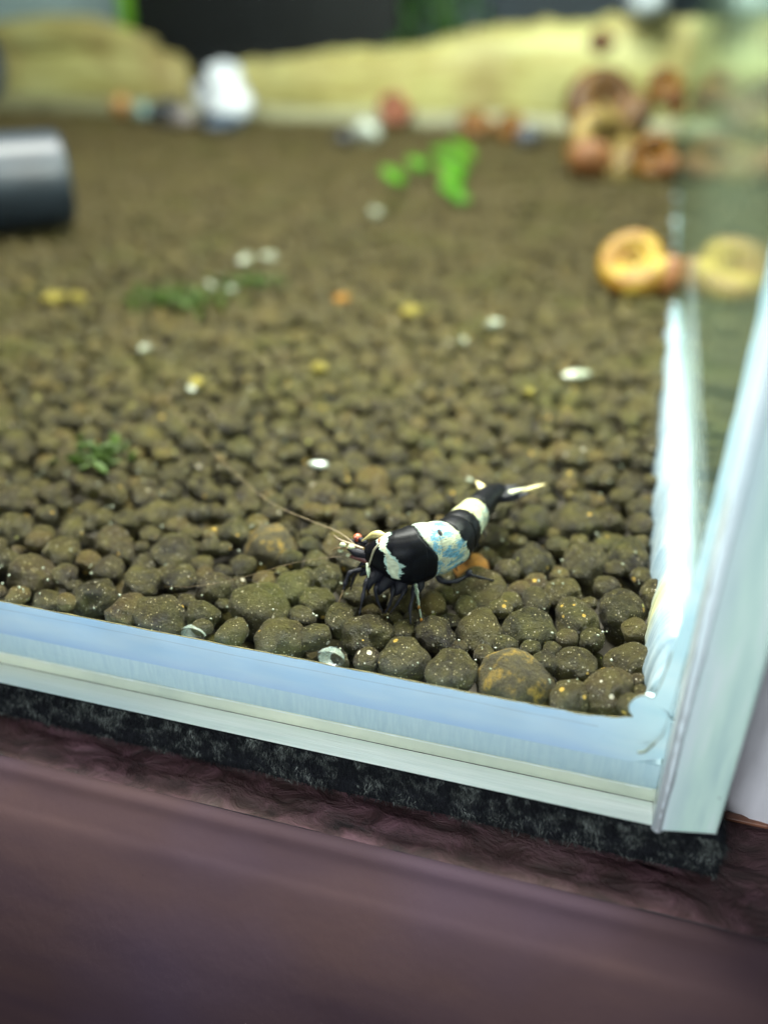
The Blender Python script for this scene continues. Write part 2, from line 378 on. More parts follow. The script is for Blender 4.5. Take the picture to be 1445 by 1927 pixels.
# thin brownish grime where the bead ends, small stains
zl = s.math('ADD', sep.outputs[2], s.math('MULTIPLY', s.noise(pos, .5, 3), .08))
ln = s.math('LESS_THAN', s.math('ABSOLUTE', s.math('ADD', zl, .085)), .006)
ln = s.math('MULTIPLY', ln, s.math('LESS_THAN', sep.outputs[0], .3)); ln = s.math('MULTIPLY', ln, s.noise(pos, 2, 3))
c = s.mix(s.math('MULTIPLY', ln, .45), c, (.12, .15, .12))
st = s.math('GREATER_THAN', s.math('ADD', s.noise(pos, 7, 4, .75), s.math('MULTIPLY', teal, .03)), .72)
c = s.mix(s.math('MULTIPLY', st, .35), c, (.20, .22, .16))
x = s.shmix(.12, s.n('ShaderNodeBsdfDiffuse', {'Color': c}).outputs[0], s.n('ShaderNodeBsdfTranslucent', {'Color': c}).outputs[0])
M['blue_silicone'] = s.surf(x)
tpart('silicone_seam', pymesh('silicone_seam', V + V2, F), M['blue_silicone'])
# a brown hairline of dirt along the top of the bead and up the joint
M['grime'] = simple('grime', (.14, .12, .045), .8, .4, 9)
pts = [(p.x, 6.985, p.z + .012 * noise.fractal(Vector((p.x * 3, p.z * 3, 1)), 1, 2, 3) + (.004 if p.z < .1 else 0)) for p in pp if -12 < p.x and p.z < 1.0]
tpart('grime_line', tube_mesh('grime_line', pts, [.006 + .006 * noise.noise(Vector((p[0] * 5, 0, p[2] * 5))) for p in pts], 5), M['grime'])
pts = smooth_path([(.70, 6.664, -.06), (.76, 6.664, -.03), (.80, 6.664, .05), (.84, 6.664, .14), (.885, 6.664, .24), (.90, 6.664, .42), (.925, 6.664, .75), (.95, 6.664, 1.2), (.965, 6.664, 1.65), (.98, 6.664, 2.6), (.985, 6.664, 3.3)], 90)
tpart('joint_crack', tube_mesh('joint_crack', [(p.x + .008 * noise.noise(p * 6), p.y, p.z) for p in pts], [.003 + .010 * max(0, noise.noise(p * 3.0)) + (.008 if p.z < .12 else 0) for p in pts], 6), simple('crack', (.10, .12, .07), .8, .3, 8))
# corner joint: milky silicone smeared between the two panes
V = []; nz = 260
for i in range(nz):
    z = -1.04 + 20 * (i / (nz - 1)) ** 2.2
    for j in range(7):
        u = j / 6; w = .97 + .13 * u + .012 * noise.noise(Vector((u, z * 2, 5)))
        V.append((w, 6.63 - .05 * math.sin(u * math.pi) - .012 * abs(noise.noise(Vector((u * 3, z * 4, 1)))), z))
tpart('joint_bead', pymesh('joint_bead', V, [f[::-1] for f in grid_faces(nz, 7)]), translucent('joint_silicone', (.78, .92, .96), (.86, .97, 1.0), 2, .12, .15, .25, (1, 1, .4)))
# bottom bead: white-blue, uneven, inside along the side pane
V = []; ny = 900; nr = 14
ys = [7.14 + 40 * (i / (ny - 1)) ** 1.7 for i in range(ny)]
for y in ys:
    fade = min(1, max(0, (23 - y) / 12))
    e = .05 * noise.fractal(Vector((y * 2.2, 0, 4)), .7, 2, 4) + .035 * abs(noise.noise(Vector((y * 5, 1, 4)))) + .02 * noise.noise(Vector((y * 13, 1, 4)))
    w = (.26 + e + .02 * math.sin(y * 1.1)) * (.6 + .4 * fade) * min(1, .05 + (y - 7.12) / .3); h = (.66 + .10 * noise.noise(Vector((y * .7, 3, 3)))) * fade * min(1, .1 + (y - 7.12) / .6) - .2 * (1 - fade)
    for j in range(nr):
        a = j / (nr - 1) * math.pi / 2
        V.append((.992 - w * math.cos(a) ** .8, y, -.25 + (h + .25) * math.sin(a) ** .9))
s = N('white_silicone'); pos = s.pos
n1 = s.noise(s.n('ShaderNodeMapping', {'Vector': pos, 'Scale': (1, .5, 2)}).outputs[0], 1.4, 4, .6)
c = s.ramp(n1, [(.35, (0.1776, 0.2516, 0.3034)), (.65, (0.2664, 0.333, 0.3552))])
sep = s.n('ShaderNodeSeparateXYZ', {0: pos})
yy = s.math('ABSOLUTE', s.math('ADD', s.math('ADD', sep.outputs[1], -9.0), s.math('MULTIPLY', s.noise(pos, 2, 3), .6)))
st = s.math('MULTIPLY_ADD', yy, -2.2, 1.1, clamp=True)
st2 = s.math('MULTIPLY_ADD', s.noise(pos, 1.1, 3, .5), 7, -4.3, clamp=True)
c = s.mix(s.math('MULTIPLY', s.math('MAXIMUM', st, s.math('MULTIPLY', st2, .6)), .7), c, (.52, .50, .20))
M['white_silicone'] = s.surf(s.pbr(c, .35, s.bump(n1, .2, .05), Subsurface_Weight=0.0))
tpart('bottom_bead', pymesh('bottom_bead', V, grid_faces(ny, nr)), M['white_silicone'])
# back bead
V = []; nx = 200
for i in range(nx):
    x = -44 + 44.9 * i / (nx - 1)
    for j in range(8):
        a = j / 7 * math.pi / 2; w = .45 + .12 * noise.noise(Vector((x * .3, 0, 0))); h = .62 + .22 * noise.noise(Vector((x * .2, 5, 0)))
        V.append((x, 47.7 - w * math.cos(a), -.2 + (h + .2) * math.sin(a)))
tpart('back_bead', pymesh('back_bead', V, [f[::-1] for f in grid_faces(nx, 8)]), simple('pale_bead', (.20, .205, .115), .5, .35, .25))

# ---------------------------------------------------------------- soil bed
soil = tag(bpy.data.objects.new('soil_bed', None), None, None, None, 'structure')
def left_edge(y): return -(6.87 + (y - 7) * .76) - 3.0
V = []; F = []; ny, nx = 90, 60
for i in range(ny):
    y = 7.05 + (47.4 - 7.05) * i / (ny - 1)
    for j in range(nx):
        x = -43 + 43.9 * j / (nx - 1); V.append((x, y, -.46 + .04 * noise.noise(Vector((x * .8, y * .8, 0)))))
soil = link('soil_bed', pymesh('soil_bed', V, [f[::-1] for f in grid_faces(ny, nx)]), simple('dark_soil', (.028, .023, .014), .9, .4, 6)); soil['kind'] = 'structure'

LARGE = [(-3.37, 7.41, 0.327), (-2.43, 7.75, 0.295), (-3.85, 7.9, 0.368), (-3.92, 7.29, 0.183), (-3.25, 8.61, 0.213), (-2.79, 7.84, 0.181), (-1.18, 8.15, 0.281), (-1.3, 8.96, 0.36), (-1.9, 7.43, 0.256), (-1.33, 7.36, 0.246), (-0.65, 7.43, 0.362), (-0.04, 7.3, 0.202), (0.37, 7.53, 0.26), (0.58, 8.06, 0.26), (-0.09, 8.72, 0.272), (0.42, 9.0, 0.29), (-0.78, 9.78, 0.304), (-0.61, 8.33, 0.296), (-0.03, 7.8, 0.225), (-4.93, 7.38, 0.302), (-5.32, 7.33, 0.241), (-4.5, 8.02, 0.222), (-5.39, 8.65, 0.302), (-4.23, 9.19, 0.379), (-3.59, 8.33, 0.241), (-5.0, 8.07, 0.193), (-1.65, 7.92, 0.224), (-0.35, 7.7, 0.141), (-1.5, 9.34, 0.216), (0.83, 9.25, 0.215), (-5.44, 7.9, 0.255), (-5.9, 7.53, 0.251), (-2.99, 7.45, 0.176), (-4.81, 9.27, 0.209), (-2.32, 10.81, 0.22), (-0.1, 9.97, 0.298), (0.43, 10.22, 0.267), (-0.33, 10.99, 0.355), (-6.97, 7.74, 0.292), (-6.82, 8.24, 0.236), (-7.79, 8.56, 0.28), (-3.4, 11.21, 0.268), (-3.97, 10.62, 0.334)]
def pack(phases, over, seed, exist=()):
    r_ = random.Random(seed); cell = .8; H = {}
    pts = []
    def ok(x, y, r):
        ci, cj = int(x // cell), int(y // cell)
        for a in (-1, 0, 1):
            for b in (-1, 0, 1):
                for (px, py, pr) in H.get((ci + a, cj + b), ()):
                    if (px - x) ** 2 + (py - y) ** 2 < ((pr + r) * over) ** 2: return False
        return True
    for (x, y, r) in exist:
        H.setdefault((int(x // cell), int(y // cell)), []).append((x, y, r * .95)); pts.append((x, y, r))
    for (ra, rb, tries) in phases:
        for _ in range(tries):
            u = r_.random(); y = 7.1 + 40.2 * u ** 1.0; 
            x0 = left_edge(y); xm = .74 if y < 16 else .95
            if r_.random() > (xm - x0) / (xm + 40): continue
            x = r_.uniform(x0, xm); r = r_.uniform(ra, rb)
            if y < 7.12 + r * .85 or x > xm + .06 - r * .9 : continue
            if ok(x, y, r):
                H.setdefault((int(x // cell), int(y // cell)), []).append((x, y, r)); pts.append((x, y, r))
    return pts
near_clear = []
P1 = pack([(.23, .29, 1500), (.18, .23, 9000), (.145, .18, 60000), (.11, .145, 120000), (.08, .11, 70000)], .95, 3, LARGE)
P2 = pack([(.20, .26, 6000), (.15, .20, 36000)], .80, 9)
def ground(x, y): return .05 * noise.noise(Vector((x * .35, y * .35, 2))) + .02
G = []
for k_, (x, y, r) in enumerate(P1):
    sq = random.uniform(.86, 1.05)
    G.append([x, y, ground(x, y) - r * sq * random.uniform(.80, 1.0) + random.choice((random.uniform(-.04, .06), random.uniform(-.17, .13))) + (.25 * (r - .2)), r, sq])
    if k_ < len(LARGE): G[-1][2] = .07 - r * sq * .80 + random.uniform(-.03, .03) + (.10 if x > .8 else 0)
G2 = [[x, y, ground(x, y) - .44 - random.uniform(0, .12), r, .9] for (x, y, r) in P2]
G.sort(key=lambda g: (g[0] ** 2 + g[1] ** 2 + 42) ** .5 / g[3] / (1 if -8.2 - (g[1] - 7) * .74 < g[0] else .2))
singles, rest = G[:300], G[300:] + G2

def pebble_arr(sub, seed):
    bm = bmesh.new(); bmesh.ops.create_icosphere(bm, subdivisions=sub, radius=1)
    ax = Vector((random.uniform(.93, 1.18), random.uniform(.9, 1.05), 1))
    for v in bm.verts:
        n = v.co.copy()
        k = 1 + .20 * noise.noise(n * 1.1 + Vector((seed * 5.1, 0, 0))) + .10 * noise.noise(n * 2.3 + Vector((0, seed * 3.3, 0)))
        if sub > 2: k += .030 * noise.fractal(n * 5 + Vector((seed, seed, 0)), .8, 2, 3)
        v.co = Vector((n.x * ax.x, n.y * ax.y, n.z)) * k
    Vv = np.array([v.co[:] for v in bm.verts]); Ff = np.array([[v.index for v in f.verts] for f in bm.faces]); bm.free()
    return Vv, Ff
protos = []
for k in range(26):
    Vv, Ff = pebble_arr(4 if k < 14 else 3, k); me = npmesh('pellet', Vv, Ff); me.materials.append(M['soil'])
    me.polygons.foreach_set('use_smooth', np.ones(len(me.polygons), bool)); protos.append(me)
specials = [((-1.5, 9.34), 'orange_grain', 'bright orange pellet beside the shrimp', None),
            ((-.65, 7.43), 'mossy_grain', 'large mottled ochre pellet near the front glass', None),
            ((-4.23, 9.19), 'mossy_grain', 'rust and olive mottled pellet left of the shrimp head', None)]
taken = {}
for (sp, mk, lab, _) in specials:
    i = min((i for i in range(300) if i not in taken), key=lambda i: (singles[i][0] - sp[0]) ** 2 + (singles[i][1] - sp[1]) ** 2); taken[i] = (mk, lab)
for i, (x, y, z, r, sq) in enumerate(singles):
    big = r > .2 and y < 11
    me = protos[random.randrange(14)] if big else protos[14 + random.randrange(12)]
    o = bpy.data.objects.new('pellet', me); COL.objects.link(o); o.parent = soil
    o.location = (x, y, z); o.scale = (r * 1.04, r * 1.04, r * sq)
    o.rotation_euler = (random.uniform(-.35, .35), random.uniform(-.35, .35), random.uniform(0, 6.28))
    if i in taken:
        o.data = me.copy(); o.data.materials[0] = M[taken[i][0]]; o['label'] = taken[i][1]
def joined(items, sub, nproto):
    pr = [pebble_arr(sub, 50 + k) for k in range(nproto)]
    Vs, Fs, off = [], [], 0
    for (x, y, z, r, sq) in items:
        v, f = pr[random.randrange(nproto)]; a = random.uniform(0, 6.28); ca, sa = math.cos(a), math.sin(a)
        tx = random.uniform(-.3, .3); ct, st_ = math.cos(tx), math.sin(tx)
        w = v.copy(); yy = w[:, 1] * ct - w[:, 2] * st_; zz = w[:, 1] * st_ + w[:, 2] * ct
        X = (w[:, 0] * ca - yy * sa) * r * 1.05 + x; Y = (w[:, 0] * sa + yy * ca) * r * 1.05 + y; Z = zz * r * sq + z
        Vs.append(np.stack([X, Y, Z], 1)); Fs.append(f + off); off += len(v)
    return np.concatenate(Vs), np.concatenate(Fs)
nearr = [g for g in rest if g[1] < 15]; farr = [g for g in rest if g[1] >= 15]
n1_ = [g for g in nearr if g[1] < 11.5]; n2_ = [g for g in nearr if g[1] >= 11.5]; f2_ = [g for g in farr if g[1] >= 19]; f1_ = [g for g in farr if g[1] < 19]
sets = [joined(n1_, 3, 16), joined(n2_ + f1_, 2, 16), joined(f2_, 1, 10)]; Va, Fa = sets[0]
for v_, f_ in sets[1:-1]: Fa = np.concatenate([Fa, f_ + len(Va)]); Va = np.concatenate([Va, v_])
Vb, Fb = sets[-1]

o = link('pellets', npmesh('pellets', np.concatenate([Va, Vb]), np.concatenate([Fa, Fb + len(Va)])), M['soil'], soil); o['kind'] = 'stuff'

# ---------------------------------------------------------------- the shrimp
C0 = (-2.1, 8.6, .0)
shrimp = empty('shrimp', C0); tag(shrimp, 'small black shrimp with white and blue bands walking over the soil pellets', 'shrimp')
def spart(name, me, mat, parent=None, smooth=True):
    if parent is None or parent is shrimp:
        for v in me.vertices: v.co -= Vector(C0)
        return link(name, me, mat, shrimp, smooth)
    for v in me.vertices: v.co -= Vector(C0)
    return link(name, me, mat, parent, smooth)
axis = [(-2.63, 8.38, .60), (-2.40, 8.385, .60), (-2.16, 8.43, .60), (-1.943, 8.60, .595), (-1.74, 8.80, .59), (-1.655, 9.10, .575), (-1.61, 9.44, .55), (-1.54, 9.88, .52), (-1.46, 10.24, .50), (-1.35, 10.485, .49)]
A = smooth_path(axis, 400)
cum = [0]
for i in range(1, 400): cum.append(cum[-1] + (A[i] - A[i - 1]).length)
TOT = cum[-1]
def at_s(s_):
    s_ = max(0, min(TOT, s_)); i = min(int(np.searchsorted(cum, s_)), 399); i = max(i, 1)
    t = (s_ - cum[i - 1]) / (cum[i] - cum[i - 1] + 1e-9); return A[i - 1].lerp(A[i], t), (A[min(i + 4, 399)] - A[max(i - 5, 0)]).normalized()
hs = [(0, .09), (.06, .15), (.14, .215), (.24, .275), (.36, .325), (.5, .36), (.62, .37), (.8, .36), (1.0, .33), (1.3, .312), (1.5, .292), (1.75, .258), (2.0, .230), (2.3, .205), (2.55, .17), (TOT, .115)]
def prof_h(s_): 
    return float(np.interp(s_, [a for a, b in hs], [b for a, b in hs]))
bounds = [.62, .83, 1.05, 1.30, 1.53, 1.78, 2.04]     # segment edges
def sm(a, b, x): t = max(0, min(1, (x - a) / (b - a))); return t * t * (3 - 2 * t)
def shell(s_):       # overlap steps, the pleura of each segment hang a little
    k = 1.0; drop = 1.3 * sm(.15, .4, s_) if s_ < bounds[0] else 0.0
    for a, b in zip(bounds, bounds[1:] + [TOT + .4]):
        if a <= s_ < b:
            u = (s_ - a) / (b - a); k = .985 + .035 * math.sin(math.pi * min(1, u * 1.05)) ; drop = math.sin(math.pi * u) ** .6 if b < TOT + .1 else 0
    return k, drop
BLK = np.array((.0018, .0020, .0028)); WHT = np.array((0.333, 0.3552, 0.2516)); BLU = np.array((0.0444, 0.148, 0.222)); YEL = np.array((0.5772, 0.4588, 0.1184)); DNV = np.array((0.0044, 0.0059, 0.0148))
NS, NP = 640, 260
V = []; Cc = []
for i in range(NS):
    s_ = TOT * i / (NS - 1); c, t = at_s(s_)
    side_ = Vector((-t.y, t.x, 0)); side_.normalize(); side_ = -side_      # away from the head direction's right: towards the camera on its left flank
    up = side_.cross(t); 
    if up.z < 0: up = -up
    h = prof_h(s_); k, drop = shell(s_)
    for j in range(NP):
        a = 2 * math.pi * j / NP; ca, sa = math.cos(a), math.sin(a)
        w = h * .82 * k; hu = h * k * .98; hd = h * k * (1.0 + .10 * drop)
        e = .9
        x_ = math.copysign(abs(ca) ** e, ca) * w; z_ = math.copysign(abs(sa) ** e, sa) * (hu if sa > 0 else hd)
        if sa < -.3: x_ *= 1 - .35 * sm(.3, 1, -sa)
        if s_ < .72 and sa > .9: z_ += .010 * sm(.9, 1, sa) * h / .37     # dorsal ridge
        # groove at the rear rim of the carapace
        g = -.018 * math.exp(-((s_ - .60 - .15 * sm(0, .45, (1 - sa) * .5)) / .012) ** 2) - sum(.010 * math.exp(-((s_ - b) / .012) ** 2) for b in bounds[1:])
        p = c + side_ * x_ * (1 + g / h) + up * z_ * (1 + g / h)
        V.append(p)
        # ---- pigment pattern
        q = Vector((s_ * 3.2, ca * h * 5, sa * h * 5)); nz1 = noise.fractal(q * 2.2, .8, 2, 4); nz2 = noise.noise(q * 9); fine = noise.noise(q * 17)
        wob = .035 * nz1 + .018 * nz2 + .012 * fine
        fib = noise.noise(Vector((s_ * 16, ca * h * 42, sa * h * 42))); lo = (1 - sa) * .5; sf = s_ - .15 * sm(0, .45, lo) + .0 * sm(.6, .9, lo); sr = s_ - .17 * lo
        band1 = sm(.605, .62, sf + wob * .30) * (1 - sm(1.02, 1.035, sr + wob * .55 + .010 * math.sin(a * 11)))
        band2 = sm(1.52, 1.545, s_ + wob * 1.1 + (.04 if sa > .6 else 0)) * (1 - sm(1.98, 2.0, s_ + wob * .9 + .06 * sa))
        if sa < -.1: band2 *= sm(1.64, 1.67, s_ + wob)
        cen = .225 + .27 * (1 - sa) * .5 + .02 * math.sin(sa * 6) ; half = .052 + .016 * math.sin(sa * 7 + 1)
        strip = (1 - sm(half, half + .012, abs(s_ - cen + wob * .9))) * sm(-.40, -.30, sa + wob)
        col = BLK + DNV * .3 * max(0, nz1)
        fib = noise.noise(Vector((s_ * 16, ca * h * 42, sa * h * 42))); blue = sm(-.15, .5, nz1 + .25 * nz2 + .75 * fib + .12 * sa)
        wht = WHT * (1 + .15 * nz2) * (.88 + .4 * fib)
        if s_ < .70: blue *= .4
        b1c = wht * (1 - blue * .9) + BLU * (1.0 + .8 * nz2) * blue * .9
        if fine + nz2 * .5 > .42: b1c = b1c * .55
        pass
        col = col * (1 - band1) + b1c * band1
        b2c = wht * (1 - .35 * blue) + BLU * .35 * blue + np.array((.05, .01, -.07)) * sm(.5, .9, sa)
        if noise.noise(q * 5 + Vector((3, 0, 0))) > .32: b2c = b2c * .45 + BLU * .3
        col = col * (1 - band2) + b2c * band2
        sc = WHT * (1.15 + .25 * nz2 + .3 * fib)
        if abs(s_ - cen) > half * .75: sc = sc * np.array((.75, .95, 1.15))
        col = col * (1 - strip) + sc * strip
        # dark saddle spot on the back of the first band
        sp = math.exp(-(((s_ - .86) / .022) ** 2 + ((a - math.pi / 2 + .42) / .16) ** 2)); 
        if sp > .35: col = BLK * 2
        Cc.append((*np.clip(col, 0, 1), 1))
F = grid_faces(NS, NP, True); F.append(tuple(range(NP))[::-1]); F.append(tuple((NS - 1) * NP + j for j in range(NP)))
me = pymesh('body', V, F); ca_ = me.color_attributes.new('pigment', 'FLOAT_COLOR', 'POINT'); ca_.data.foreach_set('color', np.array(Cc, np.float32).ravel())
s = N('shrimp_shell'); at = s.n('ShaderNodeAttribute', attribute_name='pigment'); pos = s.pos
M['shell'] = s.surf(s.pbr(at.outputs['Color'], .40, s.bump(s.noise(pos, 55, 3, .7), .25, .010), Specular_IOR_Level=.09))
spart('body', me, M['shell'])
M['sblack'] = simple('shrimp_black', (.006, .006, .010), .5, .6, 18, .4, Specular_IOR_Level=.2)
M['swhite'] = simple('shrimp_cream', (0.3404, 0.3626, 0.222), .4, .2, 20)
M['syellow'] = simple('shrimp_yellow', (0.3848, 0.3256, 0.1258), .4, .25, 14)
M['sbrown'] = simple('shrimp_brown', (.13, .085, .035), .4, .4, 14)
M['eye'] = simple('eye_red', (.42, .09, .04), .3, .3, 25)
M['seyec'] = simple('eye_pupil', (.10, .012, .010), .2, .2, 25)
def limb(name, pts, r, mat, parent=None, n=18, seg=8):
    P = smooth_path(pts, n); k = len(P)
    rr = [float(np.interp(i / (k - 1), np.linspace(0, 1, len(r)), r)) for i in range(k)]
    if name == 'leg':          # joints: narrow waists with swollen ends, slightly uneven
        m = len(pts) - 1
        rr = [q * (.62 + .30 * abs(math.cos(math.pi * i / (k - 1) * m)) ** 3 + .12 * noise.noise(P[i] * 22)) for i, q in enumerate(rr)]
    return spart(name, tube_mesh(name, P, rr, seg), mat, parent)
# rostrum: cream blade reaching over the eyes
def blade(name, base, tip, width, up, thick, mat, tipw=.05, parent=None, n=14, bend=0, mats=None):
    base, tip = Vector(base), Vector(tip); t = (tip - base); L = t.length; t.normalize(); u = Vector(up); sd = t.cross(u).normalized(); u = sd.cross(t).normalized()
    V = []
    for i in range(n):
        q = i / (n - 1); w = width * (math.sin(math.pi * min(.97, .18 + .82 * q)) ** .75) * (1 - q * .15) + tipw * 0
        c = base + t * L * q + u * bend * math.sin(math.pi * q)
        for j in range(8):
            a = 2 * math.pi * j / 8; V.append(c + sd * math.cos(a) * w / 2 + u * math.sin(a) * thick * (1 - .5 * q))
    F = grid_faces(n, 8, True); F.append(tuple(range(8))[::-1]); F.append(tuple((n - 1) * 8 + j for j in range(8)))
    return spart(name, pymesh(name, V, F), mat, parent)
limb('rostrum', [(-2.40, 8.42, .845), (-2.50, 8.43, .845), (-2.59, 8.43, .80), (-2.69, 8.42, .72)], [.03, .05, .045, .022, .008], M['syellow'])
for (p, q, nm) in (((-2.66, 8.48, .66), (-2.787, 8.56, .665), 'eye'), ((-2.41, 8.37, .74), (-2.425, 8.35, .80), 'eye')):
    e = limb('eye_stalk', [p, q], [.035, .035], M['sblack'])
    me = blob_mesh('eye', (.052, .052, .052), 3, .0, 1); o = link('eye', me, M['eye'], e); o.location = Vector(q) - Vector(C0)
    me = blob_mesh('pupil', (.026, .026, .03), 2, .0, 1); o2 = link('pupil', me, M['seyec'], e); o2.location = Vector(q) - Vector(C0) + Vector((-.012, -.034, .006))
# antennal scales, antennules with pale tips, mouthparts
limb('antennal_scale', [(-2.60, 8.33, .60), (-2.74, 8.34, .60), (-2.86, 8.38, .60)], [.05, .055, .01], M['sblack'])
limb('antennal_scale', [(-2.60, 8.48, .60), (-2.76, 8.52, .60), (-2.90, 8.58, .61)], [.05, .05, .01], M['sblack'])
for p, r_ in (((-2.925, 8.40, .639), .036), ((-2.811, 8.38, .64), .038), ((-2.955, 8.4, .545), .030), ((-2.847, 8.37, .515), .028)):
    me = blob_mesh('pale_spot', (r_ * 1.2, r_, r_ * .8), 2, .15, 3); o = link('pale_spot', me, M['swhite'], shrimp); o.location = Vector(p) - Vector(C0)
limb('antennule', [(-2.66, 8.40, .62), (-2.80, 8.42, .64), (-2.98, 8.46, .66), (-3.08, 8.49, .70)], [.025, .022, .012, .003], M['sbrown'])
limb('antennule', [(-2.66, 8.40, .60), (-2.80, 8.40, .60), (-2.98, 8.40, .58), (-3.06, 8.40, .53)], [.025, .022, .012, .003], M['sbrown'])
limb('mouthpart', [(-2.55, 8.36, .50), (-2.72, 8.36, .52), (-2.88, 8.37, .50)], [.06, .04, .008], simple('mouth_red', (.10, .035, .03), .4, .3, 20))
limb('mouthpart', [(-2.50, 8.32, .46), (-2.60, 8.26, .40), (-2.66, 8.22, .36)], [.07, .05, .015], M['sblack'])
limb('mouthpart', [(-2.56, 8.19, .58), (-2.53, 8.15, .50), (-2.52, 8.12, .42)], [.012, .028, .006], simple('pale_green', (.36, .42, .30), .4, .2, 20))
for k, (q0, q1, q2) in enumerate([((-2.42, 8.30, .42), (-2.50, 8.16, .36), (-2.52, 8.10, .26)), ((-2.30, 8.28, .36), (-2.36, 8.16, .30), (-2.40, 8.12, .20)), ((-2.16, 8.32, .32), (-2.18, 8.22, .26), (-2.24, 8.16, .18)), ((-2.0, 8.42, .30), (-1.96, 8.32, .26), (-1.98, 8.24, .18))]):
    limb('maxilliped', [q0, q1, q2], [.10, .07, .02], M['sblack'])
# long antennae
limb('antenna', [(-2.70, 8.44, .58), (-3.05, 8.62, .66), (-3.50, 8.80, .65), (-4.20, 9.15, .62), (-5.05, 9.85, .60), (-5.87, 10.61, .6), (-6.55, 11.2, .62), (-7.0, 11.75, .66), (-7.25, 12.6, .7)], [.008, .0045, .0032, .003, .003, .0028, .002, .0012], simple('antenna_tan', (.22, .165, .085), .5, .3, 9), None, 60, 5)
limb('antenna', [(-2.66, 8.36, .52), (-3.0, 8.32, .50), (-3.5, 8.15, .42), (-4.1, 7.9, .25), (-4.6, 7.72, .16), (-5.0, 7.66, .12)], [.006, .003, .002, .002, .0018, .0012], M['sbrown'], None, 40, 5)
limb('antenna', [(-2.41, 8.20, .87), (-2.459, 8.16, .803), (-2.505, 8.15, .644), (-2.54, 8.16, .50)], [.010, .013, .012, .006], simple('antenna_grey', (.22, .20, .13), .5, .2, 20), None, 24, 6)
# legs
LEG = [
 ([(-2.50, 8.36, .42), (-2.66, 8.22, .44), (-2.76, 8.16, .42), (-2.80, 8.09, .30), (-2.81, 8.05, .24)], [.040, .036, .034, .030, .018], 'sblack'),
 ([(-2.81, 8.05, .24), (-2.83, 7.98, .15), (-2.85, 7.93, .05)], [.012, .011, .006], 'sbrown'),
 ([(-2.50, 8.44, .40), (-2.66, 8.36, .44), (-2.72, 8.32, .36), (-2.76, 8.28, .24), (-2.78, 8.22, .12)], [.035, .030, .025, .020, .010], 'sblack'),
 ([(-2.46, 8.30, .40), (-2.54, 8.12, .36), (-2.55, 7.98, .22), (-2.555, 7.86, .06)], [.045, .042, .028, .010], 'sblack'),
 ([(-2.38, 8.32, .36), (-2.42, 8.10, .30), (-2.38, 8.04, .16), (-2.31, 8.0, .05)], [.045, .038, .022, .008], 'sblack'),
 ([(-2.28, 8.34, .34), (-2.22, 8.12, .28), (-2.24, 8.04, .14), (-2.28, 7.99, .04)], [.045, .036, .022, .008], 'sblack'),
 ([(-2.12, 8.36, .34), (-2.10, 8.20, .26), (-2.16, 8.08, .14), (-2.22, 8.0, .05)], [.045, .034, .022, .008], 'sblack'),
 ([(-2.04, 8.40, .34), (-1.99, 8.22, .26), (-1.99, 8.06, .12), (-1.945, 7.92, .01)], [.045, .038, .030, .014], 'sblack'),
 ([(-1.84, 8.60, .34), (-1.72, 8.54, .25), (-1.56, 8.62, .22), (-1.43, 8.74, .25), (-1.30, 8.84, .17), (-1.15, 8.95, .08)], [.06, .045, .035, .032, .024, .012], 'sblack'),
 ([(-2.30, 8.52, .36), (-2.42, 8.62, .36), (-2.52, 8.66, .22), (-2.56, 8.68, .08)], [.04, .03, .02, .01], 'sblack'),
]
for pts, r_, mk in LEG:
    lg = limb('leg', pts, r_, M[mk], None, 34, 10)
    P = smooth_path(pts, 40); V = []; F = []
    for k in range(26):
        p = P[random.randrange(14, 40)]; d_ = Vector((random.gauss(0, 1), random.gauss(0, 1), random.gauss(-.6, .6))).normalized() * random.uniform(.02, .06); w_ = d_.cross(Vector((.3, 1, .2))).normalized() * .0028
        V += [p - w_, p + w_, p + d_]; F.append((3 * k, 3 * k + 1, 3 * k + 2))
    h_ = spart('bristles', pymesh('bristles', V, F), M['sbrown'], lg, False); h_['kind'] = 'stuff'
pl = limb('leg', [(-1.98, 8.25, .34), (-1.94, 8.17, .30), (-1.90, 8.10, .20), (-1.86, 8.02, .12), (-1.80, 7.93, .02)], [.035, .034, .020, .016, .006], translucent('pale_leg', (.16, .22, .16), (.34, .40, .26), 14, .4, .2, .3, (1, 1, 1), .35), None, 22, 8)
pl['label'] = 'pale translucent leg among the black legs'
for p in ((-1.885, 8.055, .165), (-1.83, 7.96, .065)):
    me = blob_mesh('joint_spot', (.018, .018, .026), 2, .2, 3); o = link('joint_spot', me, M['orange_grain'], shrimp); o.location = Vector(p) - Vector(C0)
me = blob_mesh('knee', (.045, .045, .05), 2, .1, 2); o = link('knee', me, M['sblack'], shrimp); o.location = Vector((-1.43, 8.74, .28)) - Vector(C0)
# swimmerets under the tail
for (x, y, z) in ((-1.72, 9.02, .36), (-1.62, 9.32, .36), (-1.56, 9.62, .36), (-1.51, 9.88, .35)):
    blade('swimmeret', (x, y, z), (x + .10, y - .05, z - .24), .13, (1, 0, 0), .02, M['sblack'])
# tail fan
blade('telson', (-1.47, 10.30, .49), (-1.06, 10.52, .50), .24, (-.2, -.2, 1), .05, M['sblack'])
blade('uropod', (-1.50, 10.34, .50), (-1.70, 10.50, .575), .13, (.3, -.6, .8), .014, M['syellow'])
blade('uropod', (-1.46, 10.36, .51), (-1.14, 10.64, .52), .18, (-.2, -.3, 1), .012, M['sblack'])
u = blade('uropod', (-1.42, 10.32, .44), (-.96, 10.52, .49), .20, (0, -.5, 1), .022, M['sblack'])
blade('cream_streak', (-1.33, 10.38, .475), (-1.00, 10.46, .60), .075, (0, -.7, 1), .012, M['swhite'], parent=u)
blade('cream_streak', (-1.08, 10.44, .545), (-.76, 10.60, .625), .06, (0, -.7, 1), .008, M['syellow'], parent=u)

